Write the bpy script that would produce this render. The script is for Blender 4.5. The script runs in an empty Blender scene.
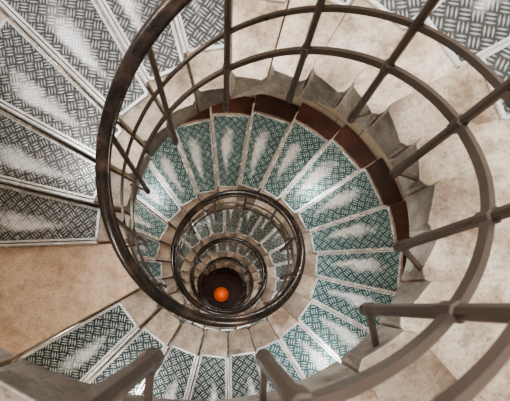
import bpy, bmesh, math, random
from mathutils import Vector, noise
random.seed(4)
S=1.25                 # metres per layout unit
FPX=400.0
R=231.0/FPX*S          # railing radius
DEPTH_FLOOR=13.0
ZT=DEPTH_FLOOR*S
SA=15.4                # step angle
PITCH=2.6
def rail_d(p): return 1.2+PITCH*p/360.0
def base_d(p):
    L0,L1=92.0,119.0; M=(L0+L1)/2; W=62.0
    if L0<=p<=L1: q=M
    elif M-W<p<L0: q=(M-W)+(p-(M-W))*(W)/(W-(L1-L0)/2)
    elif L1<p<M+W: q=(M+W)-((M+W)-p)*(W)/(W-(L1-L0)/2)
    else: q=p
    return 2.1+PITCH*q/360.0
def P(r,p,d):
    a=math.radians(p)
    return Vector((-r*math.sin(a), r*math.cos(a), ZT-d*S))

# ---------- materials ----------
def newmat(n):
    m=bpy.data.materials.new(n); m.use_nodes=True
    nt=m.node_tree; b=nt.nodes['Principled BSDF']
    return m,nt,b
def N(nt,t,**k):
    n=nt.nodes.new(t)
    for a,v in k.items(): setattr(n,a,v)
    return n
def mth(nt,op,a,b=None,c=None,clamp=False):
    n=nt.nodes.new('ShaderNodeMath'); n.operation=op; n.use_clamp=clamp
    for i,v in enumerate((a,b,c)):
        if v is None: continue
        if isinstance(v,(int,float)): n.inputs[i].default_value=v
        else: nt.links.new(v,n.inputs[i])
    return n.outputs[0]
def mix(nt,f,a,b,mode='MIX'):
    n=nt.nodes.new('ShaderNodeMix'); n.data_type='RGBA'; n.blend_type=mode
    for i,v in ((0,f),(6,a),(7,b)):
        if isinstance(v,(int,float)): n.inputs[i].default_value=v
        elif isinstance(v,tuple): n.inputs[i].default_value=(*v,1)
        else: nt.links.new(v,n.inputs[i])
    return n.outputs[2]
def noise_n(nt,scale,det=6,rough=.6,vec=None):
    n=N(nt,'ShaderNodeTexNoise'); n.inputs['Scale'].default_value=scale
    n.inputs['Detail'].default_value=det; n.inputs['Roughness'].default_value=rough
    if vec is None:
        g=N(nt,'ShaderNodeNewGeometry'); vec=g.outputs['Position']
    nt.links.new(vec,n.inputs['Vector']); return n.outputs[0]
def ramp(nt,f,pts):
    n=N(nt,'ShaderNodeValToRGB'); e=n.color_ramp.elements
    e[0].position=pts[0][0]; e[0].color=(*pts[0][1],1)
    e[1].position=pts[-1][0]; e[1].color=(*pts[-1][1],1)
    for p,c in pts[1:-1]:
        x=e.new(p); x.color=(*c,1)
    nt.links.new(f,n.inputs[0]); return n.outputs[0]
def bump(nt,b,h,st=.4,dist=.01):
    n=N(nt,'ShaderNodeBump'); n.inputs['Strength'].default_value=st; n.inputs['Distance'].default_value=dist
    nt.links.new(h,n.inputs['Height']); nt.links.new(n.outputs[0],b.inputs['Normal'])

def stone(name,c1,c2,c3,spot=.6):
    m,nt,b=newmat(name)
    n1=noise_n(nt,3.2,8,.65); n2=noise_n(nt,60,4,.7); n3=noise_n(nt,8,7,.75)
    base=ramp(nt,n1,[(.36,c1),(.5,c2),(.64,c3)])
    at=N(nt,'ShaderNodeAttribute',attribute_name='block')
    base=mix(nt,1.0,base,ramp(nt,at.outputs['Fac'],[(0,(.50,.47,.45)),(.5,(.85,.82,.79)),(1,(1.15,1.13,1.10))]),'MULTIPLY')
    spk=ramp(nt,n2,[(.35,(.42,.37,.33)),(.46,(1,1,1))])
    c=mix(nt,.7,base,spk,'MULTIPLY')
    st=ramp(nt,n3,[(.40,(.42,.36,.31)),(.54,(1,1,1))])
    c=mix(nt,spot,c,st,'MULTIPLY')
    nt.links.new(c,b.inputs['Base Color']); b.inputs['Roughness'].default_value=.45
    bump(nt,b,n2,.4,.008)
    return m
M_stone=stone('limestone_tread',(.28,.205,.14),(.46,.375,.29),(.62,.55,.46),.65)
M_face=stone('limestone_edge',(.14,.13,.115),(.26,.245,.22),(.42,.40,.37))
M_land=stone('landing_stone',(.50,.35,.24),(.60,.445,.32),(.68,.54,.41),.35)
M_wall=stone('wall_stone',(.40,.33,.25),(.52,.44,.34),(.60,.52,.42))
M_shade_floor=stone('red_brown_shade_floor',(.045,.014,.010),(.085,.026,.016),(.12,.045,.027))  # maroon put in as shade on outer step ends; also colours the floor
# wall: dressed blocks with mortar joints
m,nt,b=newmat('coursed_wall_stone')
tc=N(nt,'ShaderNodeUVMap',uv_map='wall'); bt=N(nt,'ShaderNodeTexBrick')
bt.inputs['Color1'].default_value=(.55,.47,.37,1); bt.inputs['Color2'].default_value=(.46,.39,.30,1); bt.inputs['Mortar'].default_value=(.16,.13,.10,1)
bt.inputs['Scale'].default_value=1; bt.inputs['Brick Width'].default_value=.75; bt.inputs['Row Height'].default_value=.36; bt.inputs['Mortar Size'].default_value=.008
nt.links.new(tc.outputs[0],bt.inputs['Vector'])
wn=noise_n(nt,6,7,.7)
nt.links.new(mix(nt,.6,bt.outputs[0],ramp(nt,wn,[(.3,(.6,.55,.5)),(.6,(1,1,1))]),'MULTIPLY'),b.inputs['Base Color'])
b.inputs['Roughness'].default_value=.75; bump(nt,b,wn,.4,.02); M_wall=m

def plate(name,dark,light,worn_glare,cell=.066,met=.55,glare_amp=1.0,k0=.60):
    m,nt,b=newmat(name)
    uv=N(nt,'ShaderNodeUVMap',uv_map='metres'); s=N(nt,'ShaderNodeSeparateXYZ'); nt.links.new(uv.outputs[0],s.inputs[0])
    k=1/cell
    u=mth(nt,'MULTIPLY',s.outputs[0],k*.7071); v=mth(nt,'MULTIPLY',s.outputs[1],k*.7071)
    a=mth(nt,'ADD',u,v); c=mth(nt,'SUBTRACT',u,v)
    fa=mth(nt,'FLOOR',a); fc=mth(nt,'FLOOR',c)
    par=mth(nt,'FLOORED_MODULO',mth(nt,'ADD',fa,fc),2.0)
    ra=mth(nt,'FRACT',a); rc=mth(nt,'FRACT',c)
    ip=mth(nt,'SUBTRACT',1.0,par)
    t=mth(nt,'ADD',mth(nt,'MULTIPLY',ra,par),mth(nt,'MULTIPLY',rc,ip))
    w=mth(nt,'ADD',mth(nt,'MULTIPLY',rc,par),mth(nt,'MULTIPLY',ra,ip))
    wd=mth(nt,'MULTIPLY_ADD',w,2.0,-1.0); wd=mth(nt,'MULTIPLY',wd,wd)
    lens=mth(nt,'MULTIPLY_ADD',wd,-.34,.34)
    bar=mth(nt,'ABSOLUTE',mth(nt,'SUBTRACT',mth(nt,'FRACT',mth(nt,'MULTIPLY',t,3.0)),.5))
    h=mth(nt,'MULTIPLY_ADD',mth(nt,'SUBTRACT',lens,bar),7.0,.35,clamp=True)
    wu=N(nt,'ShaderNodeUVMap',uv_map='wear_glare'); ws=N(nt,'ShaderNodeSeparateXYZ'); nt.links.new(wu.outputs[0],ws.inputs[0])
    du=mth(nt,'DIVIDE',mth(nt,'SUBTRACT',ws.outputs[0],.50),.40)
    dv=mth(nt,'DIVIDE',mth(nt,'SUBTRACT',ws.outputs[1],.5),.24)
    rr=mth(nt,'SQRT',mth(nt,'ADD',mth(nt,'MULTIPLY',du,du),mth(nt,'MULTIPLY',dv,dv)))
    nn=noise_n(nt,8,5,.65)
    glare_mask=mth(nt,'ADD',mth(nt,'MULTIPLY',rr,-1.7),mth(nt,'MULTIPLY_ADD',nn,1.7,k0),clamp=True)
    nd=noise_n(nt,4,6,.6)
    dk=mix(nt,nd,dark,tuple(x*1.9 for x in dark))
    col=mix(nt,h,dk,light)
    col=mix(nt,mth(nt,'MULTIPLY',glare_mask,.9*glare_amp),col,mix(nt,h,tuple(x*.74 for x in worn_glare),worn_glare))  # white centre glare painted into the base colour along with foot wear
    nt.links.new(col,b.inputs['Base Color'])
    nt.links.new(mth(nt,'MULTIPLY_ADD',glare_mask,-met*.6,met),b.inputs['Metallic'])
    nt.links.new(mth(nt,'MULTIPLY_ADD',nd,.22,.15),b.inputs['Roughness'])
    bump(nt,b,h,.8,.005)
    return m
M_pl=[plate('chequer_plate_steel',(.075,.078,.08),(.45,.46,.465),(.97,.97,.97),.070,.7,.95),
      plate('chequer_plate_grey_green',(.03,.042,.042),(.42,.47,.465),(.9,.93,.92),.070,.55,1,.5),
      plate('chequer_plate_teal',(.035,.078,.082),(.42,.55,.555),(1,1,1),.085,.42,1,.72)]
def metal(name,c,ro,me=.9):
    m,nt,b=newmat(name); n=noise_n(nt,6,5,.6)
    nt.links.new(mix(nt,n,tuple(x*.6 for x in c),tuple(min(1,x*1.35) for x in c)),b.inputs['Base Color'])
    b.inputs['Metallic'].default_value=me; nt.links.new(mth(nt,'MULTIPLY_ADD',n,.3,ro-.15),b.inputs['Roughness'])
    return m
M_alu=metal('aluminium_trim',(.80,.82,.82),.26,.6)
M_iron=metal('worn_iron',(.095,.072,.060),.32,.45)
m,nt,b=newmat('dark_patina_handrail')
n=noise_n(nt,5,6,.7); n2=noise_n(nt,40,3,.6)
c=ramp(nt,n,[(.38,(.012,.010,.009)),(.55,(.030,.022,.018)),(.74,(.11,.062,.045))])
nt.links.new(c,b.inputs['Base Color']); b.inputs['Roughness'].default_value=.27; b.inputs['Metallic'].default_value=.3
bump(nt,b,n2,.15,.003); M_hand=m
def emis(name,c,e,st):
    m,nt,b=newmat(name); b.inputs['Base Color'].default_value=(*c,1)
    b.inputs['Emission Color'].default_value=(*e,1); b.inputs['Emission Strength'].default_value=st; return m
M_or=emis('orange_glass',(.55,.11,.03),(1,.19,.04),.26)
M_lampg=emis('opal_lamp_glass',(1,.9,.75),(1,.9,.75),3.0)

# ---------- helpers ----------
def obj(name,bm,mats,parent=None,smooth=False):
    me=bpy.data.meshes.new(name); bm.normal_update(); bm.to_mesh(me); bm.free()
    o=bpy.data.objects.new(name,me); bpy.context.collection.objects.link(o)
    for x in mats: me.materials.append(x)
    if smooth:
        for f in me.polygons: f.use_smooth=True
    if parent: o.parent=parent
    return o
def empty(name):
    o=bpy.data.objects.new(name,None); bpy.context.collection.objects.link(o); return o
def prism(bm,top,bot,mat=0,matside=None,closed=True):
    vt=[bm.verts.new(v) for v in top]; vb=[bm.verts.new(v) for v in bot]
    n=len(top)
    f=bm.faces.new(vt); f.material_index=mat
    f0=bm.faces.new(vb[::-1]); f0.material_index=mat if matside is None else matside
    fs=[]
    for i in range(n):
        j=(i+1)%n
        f=bm.faces.new((vt[i],vb[i],vb[j],vt[j])); f.material_index=mat if matside is None else matside; fs.append(f)
    return fs
def box_between(bm,a,b,w,h,up=Vector((0,0,1)),mat=0):
    d=(b-a).normalized(); s=d.cross(up).normalized()*w/2; u=s.cross(d).normalized()*h/2
    q=[bm.verts.new(p+x) for p in (a,b) for x in (s+u,s-u,-s-u,-s+u)]
    for idx in ((0,1,2,3),(7,6,5,4),(0,4,5,1),(1,5,6,2),(2,6,7,3),(3,7,4,0)):
        f=bm.faces.new([q[i] for i in idx]); f.material_index=mat

# ---------- steps ----------
stair=empty('spiral_staircase')
P_START=92-SA*26
bounds=[]
p=P_START
while p<92-.01:
    bounds.append((p,p+SA,False)); p+=SA
bounds.append((92,119,True)); p=119
while base_d(p+SA/2)<DEPTH_FLOOR-.1:
    bounds.append((p,p+SA,False)); p+=SA
P_END=p
RI,RO=1.2*R,3.42*R
bs=bmesh.new(); bp=bmesh.new(); bf=bmesh.new(); bl=bmesh.new()
blk={id(bs):bs.verts.layers.float.new('block'),id(bl):bl.verts.layers.float.new('block')}
uvm=bp.loops.layers.uv.new('metres'); uvw=bp.loops.layers.uv.new('wear_glare')
TH=.20
for (a,b,land) in bounds:
    d=base_d((a+b)/2)
    k=8
    g0=.38 if not land else .2
    ang=[a+g0+(b-a-2*g0)*i/k for i in range(k+1)]
    ro=RO
    def ri(x):
        t=(x-a)/(b-a); e=min(t,1-t)*(b-a)/SA
        return RI*(1+.05*max(0,1-e/.16)**2)
    tgt=bl if land else bs
    nv=len(tgt.verts)
    top=[P(ri(x),x,d) for x in ang]+[P(ro,x,d) for x in ang[::-1]]
    bot=[P(RI*1.015,x,base_d(x)+TH) for x in ang]+[P(ro,x,base_d(x)+TH) for x in ang[::-1]]
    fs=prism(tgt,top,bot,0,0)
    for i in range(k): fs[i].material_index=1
    if a>150:  # thin dark ring painted in as shade beyond the plates
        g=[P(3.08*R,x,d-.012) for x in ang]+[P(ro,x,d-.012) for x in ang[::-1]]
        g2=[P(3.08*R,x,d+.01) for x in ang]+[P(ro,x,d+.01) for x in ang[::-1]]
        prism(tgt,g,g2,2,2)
    tgt.verts.ensure_lookup_table(); rv=random.random() if not land else .8
    for v in tgt.verts[nv:]: v[blk[id(tgt)]]=rv
    if land: continue
    r1,r2=1.58*R,3.03*R
    if b<=93: r2=3.3*R
    if b<12: r1=1.92*R
    if a>430: r1=1.48*R
    def pt(r,side,off,z):
        ed=a if side==0 else b
        base=P(r,ed,z); t=math.radians(ed)
        tang=Vector((-math.cos(t),-math.sin(t),0))
        return base+tang*(off if side==0 else -off)
    zt=d-.010
    eA=.030; eB=.024
    q=[pt(r1,0,eA,zt),pt(r2,0,eA,zt),pt(r2,1,eB,zt),pt(r1,1,eB,zt)]
    vs=[bp.verts.new(x) for x in q]; vb=[bp.verts.new(x-Vector((0,0,.008))) for x in q]
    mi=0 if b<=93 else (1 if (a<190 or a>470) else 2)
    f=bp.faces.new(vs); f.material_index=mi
    cen=math.radians((a+b)/2); er=Vector((-math.sin(cen),math.cos(cen),0)); et=Vector((-math.cos(cen),-math.sin(cen),0))
    off=random.random()*3
    for lp in f.loops:
        co=lp.vert.co
        lp[uvm].uv=(co.dot(er)+off,co.dot(et))
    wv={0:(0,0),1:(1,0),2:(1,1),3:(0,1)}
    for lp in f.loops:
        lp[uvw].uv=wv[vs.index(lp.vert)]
    for i in range(4):
        j=(i+1)%4
        f=bp.faces.new((vs[i],vb[i],vb[j],vs[j])); f.material_index=mi
    hgt=.016
    A0,A1=pt(r1,0,eA,zt),pt(r2,0,eA,zt); B0,B1=pt(r1,1,eB,zt),pt(r2,1,eB,zt)
    box_between(bf,A0,A1,.022,hgt); box_between(bf,B0,B1,.018,hgt)
    up1=Vector((0,0,.001))
    box_between(bf,A0+up1,B0+up1,.022,hgt)
    box_between(bf,A1+up1,B1+up1,.024,hgt)
    C0,C1=pt(r1,1,-.002,d),pt(r2,1,-.002,d)
    box_between(bf,C0+Vector((0,0,.003)),C1+Vector((0,0,.003)),.018,.010)
    box_between(bf,C0+Vector((0,0,-.026))+(C0-B0)*.3,C1+Vector((0,0,-.026))+(C1-B1)*.3,.005,.044)
bmesh.ops.recalc_face_normals(bs,faces=bs.faces[:]); bmesh.ops.recalc_face_normals(bl,faces=bl.faces[:])
bmesh.ops.recalc_face_normals(bf,faces=bf.faces[:])
o=obj('stone_steps',bs,[M_stone,M_face,M_shade_floor],stair)
o2=obj('stone_landing',bl,[M_land,M_face,M_shade_floor],stair)
for x in (o,o2):
    bv=x.modifiers.new('bev','BEVEL'); bv.width=.006; bv.segments=2; bv.limit_method='ANGLE'; bv.angle_limit=math.radians(50)
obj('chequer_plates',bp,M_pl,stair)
obj('plate_frames',bf,[M_alu],stair)

# ---------- swept helical profiles ----------
def sweep(bm,prof,r,dfun,p0,p1,stepdeg=3,mat=0):
    rings=[]; n=int((p1-p0)/stepdeg)
    for i in range(n+1):
        p=p0+(p1-p0)*i/n
        c=P(r,p,dfun(p)); a=math.radians(p); er=Vector((-math.sin(a),math.cos(a),0))
        t=(P(r,p+.5,dfun(p+.5))-P(r,p-.5,dfun(p-.5))).normalized()
        up=er.cross(t).normalized()
        if up.z<0: up=-up
        rings.append([bm.verts.new(c+er*x+up*y) for x,y in prof])
    m=len(prof)
    for i in range(n):
        for j in range(m):
            k=(j+1)%m
            f=bm.faces.new((rings[i][j],rings[i][k],rings[i+1][k],rings[i+1][j])); f.material_index=mat
    bm.faces.new(rings[0]); bm.faces.new(rings[-1][::-1])
    bmesh.ops.recalc_face_normals(bm,faces=bm.faces[:])
rail=empty('stair_railing')
bm=bmesh.new()
prof=[(.043*math.cos(t),.034*math.sin(t)*(1 if math.sin(t)>0 else .75)) for t in [math.tau*i/16 for i in range(16)]]
sweep(bm,prof,R,rail_d,P_START,P_END-20)
obj('handrail',bm,[M_hand],rail,True)
w,h=.009,.015
def low_f(p): return .48+.09*min(1,max(0,(p+110)/110))
bm=bmesh.new()
sweep(bm,[(-w,-h),(w,-h),(w,h),(-w,h)],R,lambda p:rail_d(p)+low_f(p),P_START,P_END-20)
obj('lower_rail',bm,[M_iron],rail)
bm=bmesh.new()
w,h=.007,.011
sweep(bm,[(-w,-h),(w,-h),(w,h),(-w,h)],R,lambda p:rail_d(p)+.33,P_START,P_END-20)
obj('upper_rail',bm,[M_iron],rail)
bm=bmesh.new()
plist=[-285,-255,-225,-195,-176,-147,-121,-90,-59,-29]
p=2
while p<P_END-20: plist.append(p); p+=30.8
for p in plist:
    if p<P_START: continue
    dr=.86 if p<-125 else (.90 if p<-40 else .93)
    d0=rail_d(p); d1=rail_d(p)+dr
    a=math.radians(p); er=Vector((-math.sin(a),math.cos(a),0)); et=Vector((-math.cos(a),-math.sin(a),0))
    m_=low_f(p)/dr
    zs=[(0,.018),(.10,.019),(m_-.03,.019),(m_-.025,.025),(m_+.025,.025),(m_+.03,.019),(.90,.020),(.94,.025),(.985,.025),(1.0,.012)]
    prev=None
    for f_,w in zs:
        c=P(R,p,d0+(d1-d0)*f_); ring=[]
        for i in range(8):
            t=math.tau*(i+.5)/8
            ring.append(bm.verts.new(c+er*(w*math.cos(t)*.9)+et*(w*math.sin(t)*.9)))
        if prev:
            for i in range(8):
                j=(i+1)%8; bm.faces.new((prev[i],prev[j],ring[j],ring[i]))
        else: bm.faces.new(ring[::-1])
        prev=ring
    bm.faces.new(prev)
    box_between(bm,P(R,p,d1-.03),P(RI+.03,p,d0+.97),.016,.016)
bmesh.ops.recalc_face_normals(bm,faces=bm.faces[:])
obj('balusters',bm,[M_iron],rail)

# ---------- shell ----------
RW=3.44*R
bm=bmesh.new(); n=96
uvl=bm.loops.layers.uv.new('wall')
ztop=P(0,0,base_d(P_START)).z+1.2
zz=[-.0,ztop]
for i in range(n):
    a0,a1=math.tau*i/n,math.tau*(i+1)/n
    q=[Vector((RW*math.cos(a0),RW*math.sin(a0),0)),Vector((RW*math.cos(a1),RW*math.sin(a1),0))]
    o=[v*1.12 for v in q]
    A=[bm.verts.new((v.x,v.y,z)) for z in zz for v in q]; B=[bm.verts.new((v.x,v.y,z)) for z in zz for v in o]
    fl=[bm.faces.new((A[1],A[0],A[2],A[3])),bm.faces.new((B[0],B[1],B[3],B[2])),bm.faces.new((A[2],B[2],B[3],A[3]))]
    left={A[0],A[2],B[0],B[2]}
    for f in fl:
        for lp in f.loops:
            lp[uvl].uv=((a0 if lp.vert in left else a1)*RW,lp.vert.co.z)
bmesh.ops.remove_doubles(bm,verts=bm.verts[:],dist=1e-4)
obj('wall_round',bm,[M_wall],None,False)
bm=bmesh.new(); bmesh.ops.create_circle(bm,cap_ends=True,radius=RW*1.12,segments=96)
bk=bm.verts.layers.float.new('block')
for v in bm.verts: v[bk]=1
obj('floor',bm,[M_shade_floor])

bm=bmesh.new()
pr=[(0,0),(.22,0),(.22,.03),(.06,.06),(.05,.25),(.10,.30),(.13,.32)]
def lathe(bm,pr,c,mat=0,seg=32):
    rings=[]
    for r,z in pr:
        rings.append([bm.verts.new(c+Vector((max(r,.0005)*math.cos(math.tau*i/seg),max(r,.0005)*math.sin(math.tau*i/seg),z))) for i in range(seg)])
    for a,b in zip(rings,rings[1:]):
        for i in range(seg):
            j=(i+1)%seg; f=bm.faces.new((a[i],a[j],b[j],b[i])); f.material_index=mat; f.smooth=True
lc=Vector((-.08,-.18,0))
lathe(bm,pr,lc,0)
gl=[(.29*math.sin(math.pi*t/16),.57-.29*math.cos(math.pi*t/16)) for t in range(17)]
lathe(bm,gl,lc,1)
obj('globe_floor_lamp',bm,[M_iron,M_or])
def light(name,kind,loc,e,c,size,rot=None,parent=None):
    l=bpy.data.lights.new(name,kind); l.energy=e; l.color=c
    if kind=='AREA': l.shape='DISK'; l.size=size
    else: l.shadow_soft_size=size
    o=bpy.data.objects.new(name,l); o.location=loc; bpy.context.collection.objects.link(o)
    if rot: o.rotation_euler=rot
    if parent: o.parent=parent
    return o
light('globe_lamp_bulb','POINT',lc+Vector((0,0,1.1)),4,(1,.38,.15),.1)

# wall sconces
p=-30
while p<P_END-40:
    c=P(RW-.10,p,base_d(p)-1.62)
    bm=bmesh.new()
    lathe(bm,[(0,-.10),(.05,-.09),(.085,-.03),(.09,.04),(.07,.09),(0,.11)],c,1,20)
    box_between(bm,c,P(RW-.002,p,base_d(p)-1.62),.05,.05)
    obj('wall_sconce',bm,[M_iron,M_lampg])
    e=20 if p<100 else (40 if p<700 else (36 if p<1100 else 28))
    light('sconce_bulb','POINT',P(RW-.28,p,base_d(p)-1.62),e,(1,.99,.97),.09)
    p+=86

light('skylight','AREA',(-.6,.9,ztop+2.2),700,(.96,.98,1),1.6)
w=bpy.data.worlds.new('World'); bpy.context.scene.world=w; w.use_nodes=True
w.node_tree.nodes['Background'].inputs[0].default_value=(.80,.90,1,1); w.node_tree.nodes['Background'].inputs[1].default_value=.42
try:
    bpy.context.scene.view_settings.look='AgX - Medium High Contrast'
except Exception as e: print(e)

cam=bpy.data.cameras.new('Camera'); co=bpy.data.objects.new('Camera',cam); bpy.context.collection.objects.link(co)
co.location=(-.07*R,-.82*R,ZT)
cam.sensor_width=36; cam.lens=FPX/510*36; cam.clip_start=.02
cam.shift_x=(255-222)/510; cam.shift_y=(305-200.5)/510
cam.dof.use_dof=True; cam.dof.focus_distance=4.4*S; cam.dof.aperture_fstop=6.3
bpy.context.scene.camera=co
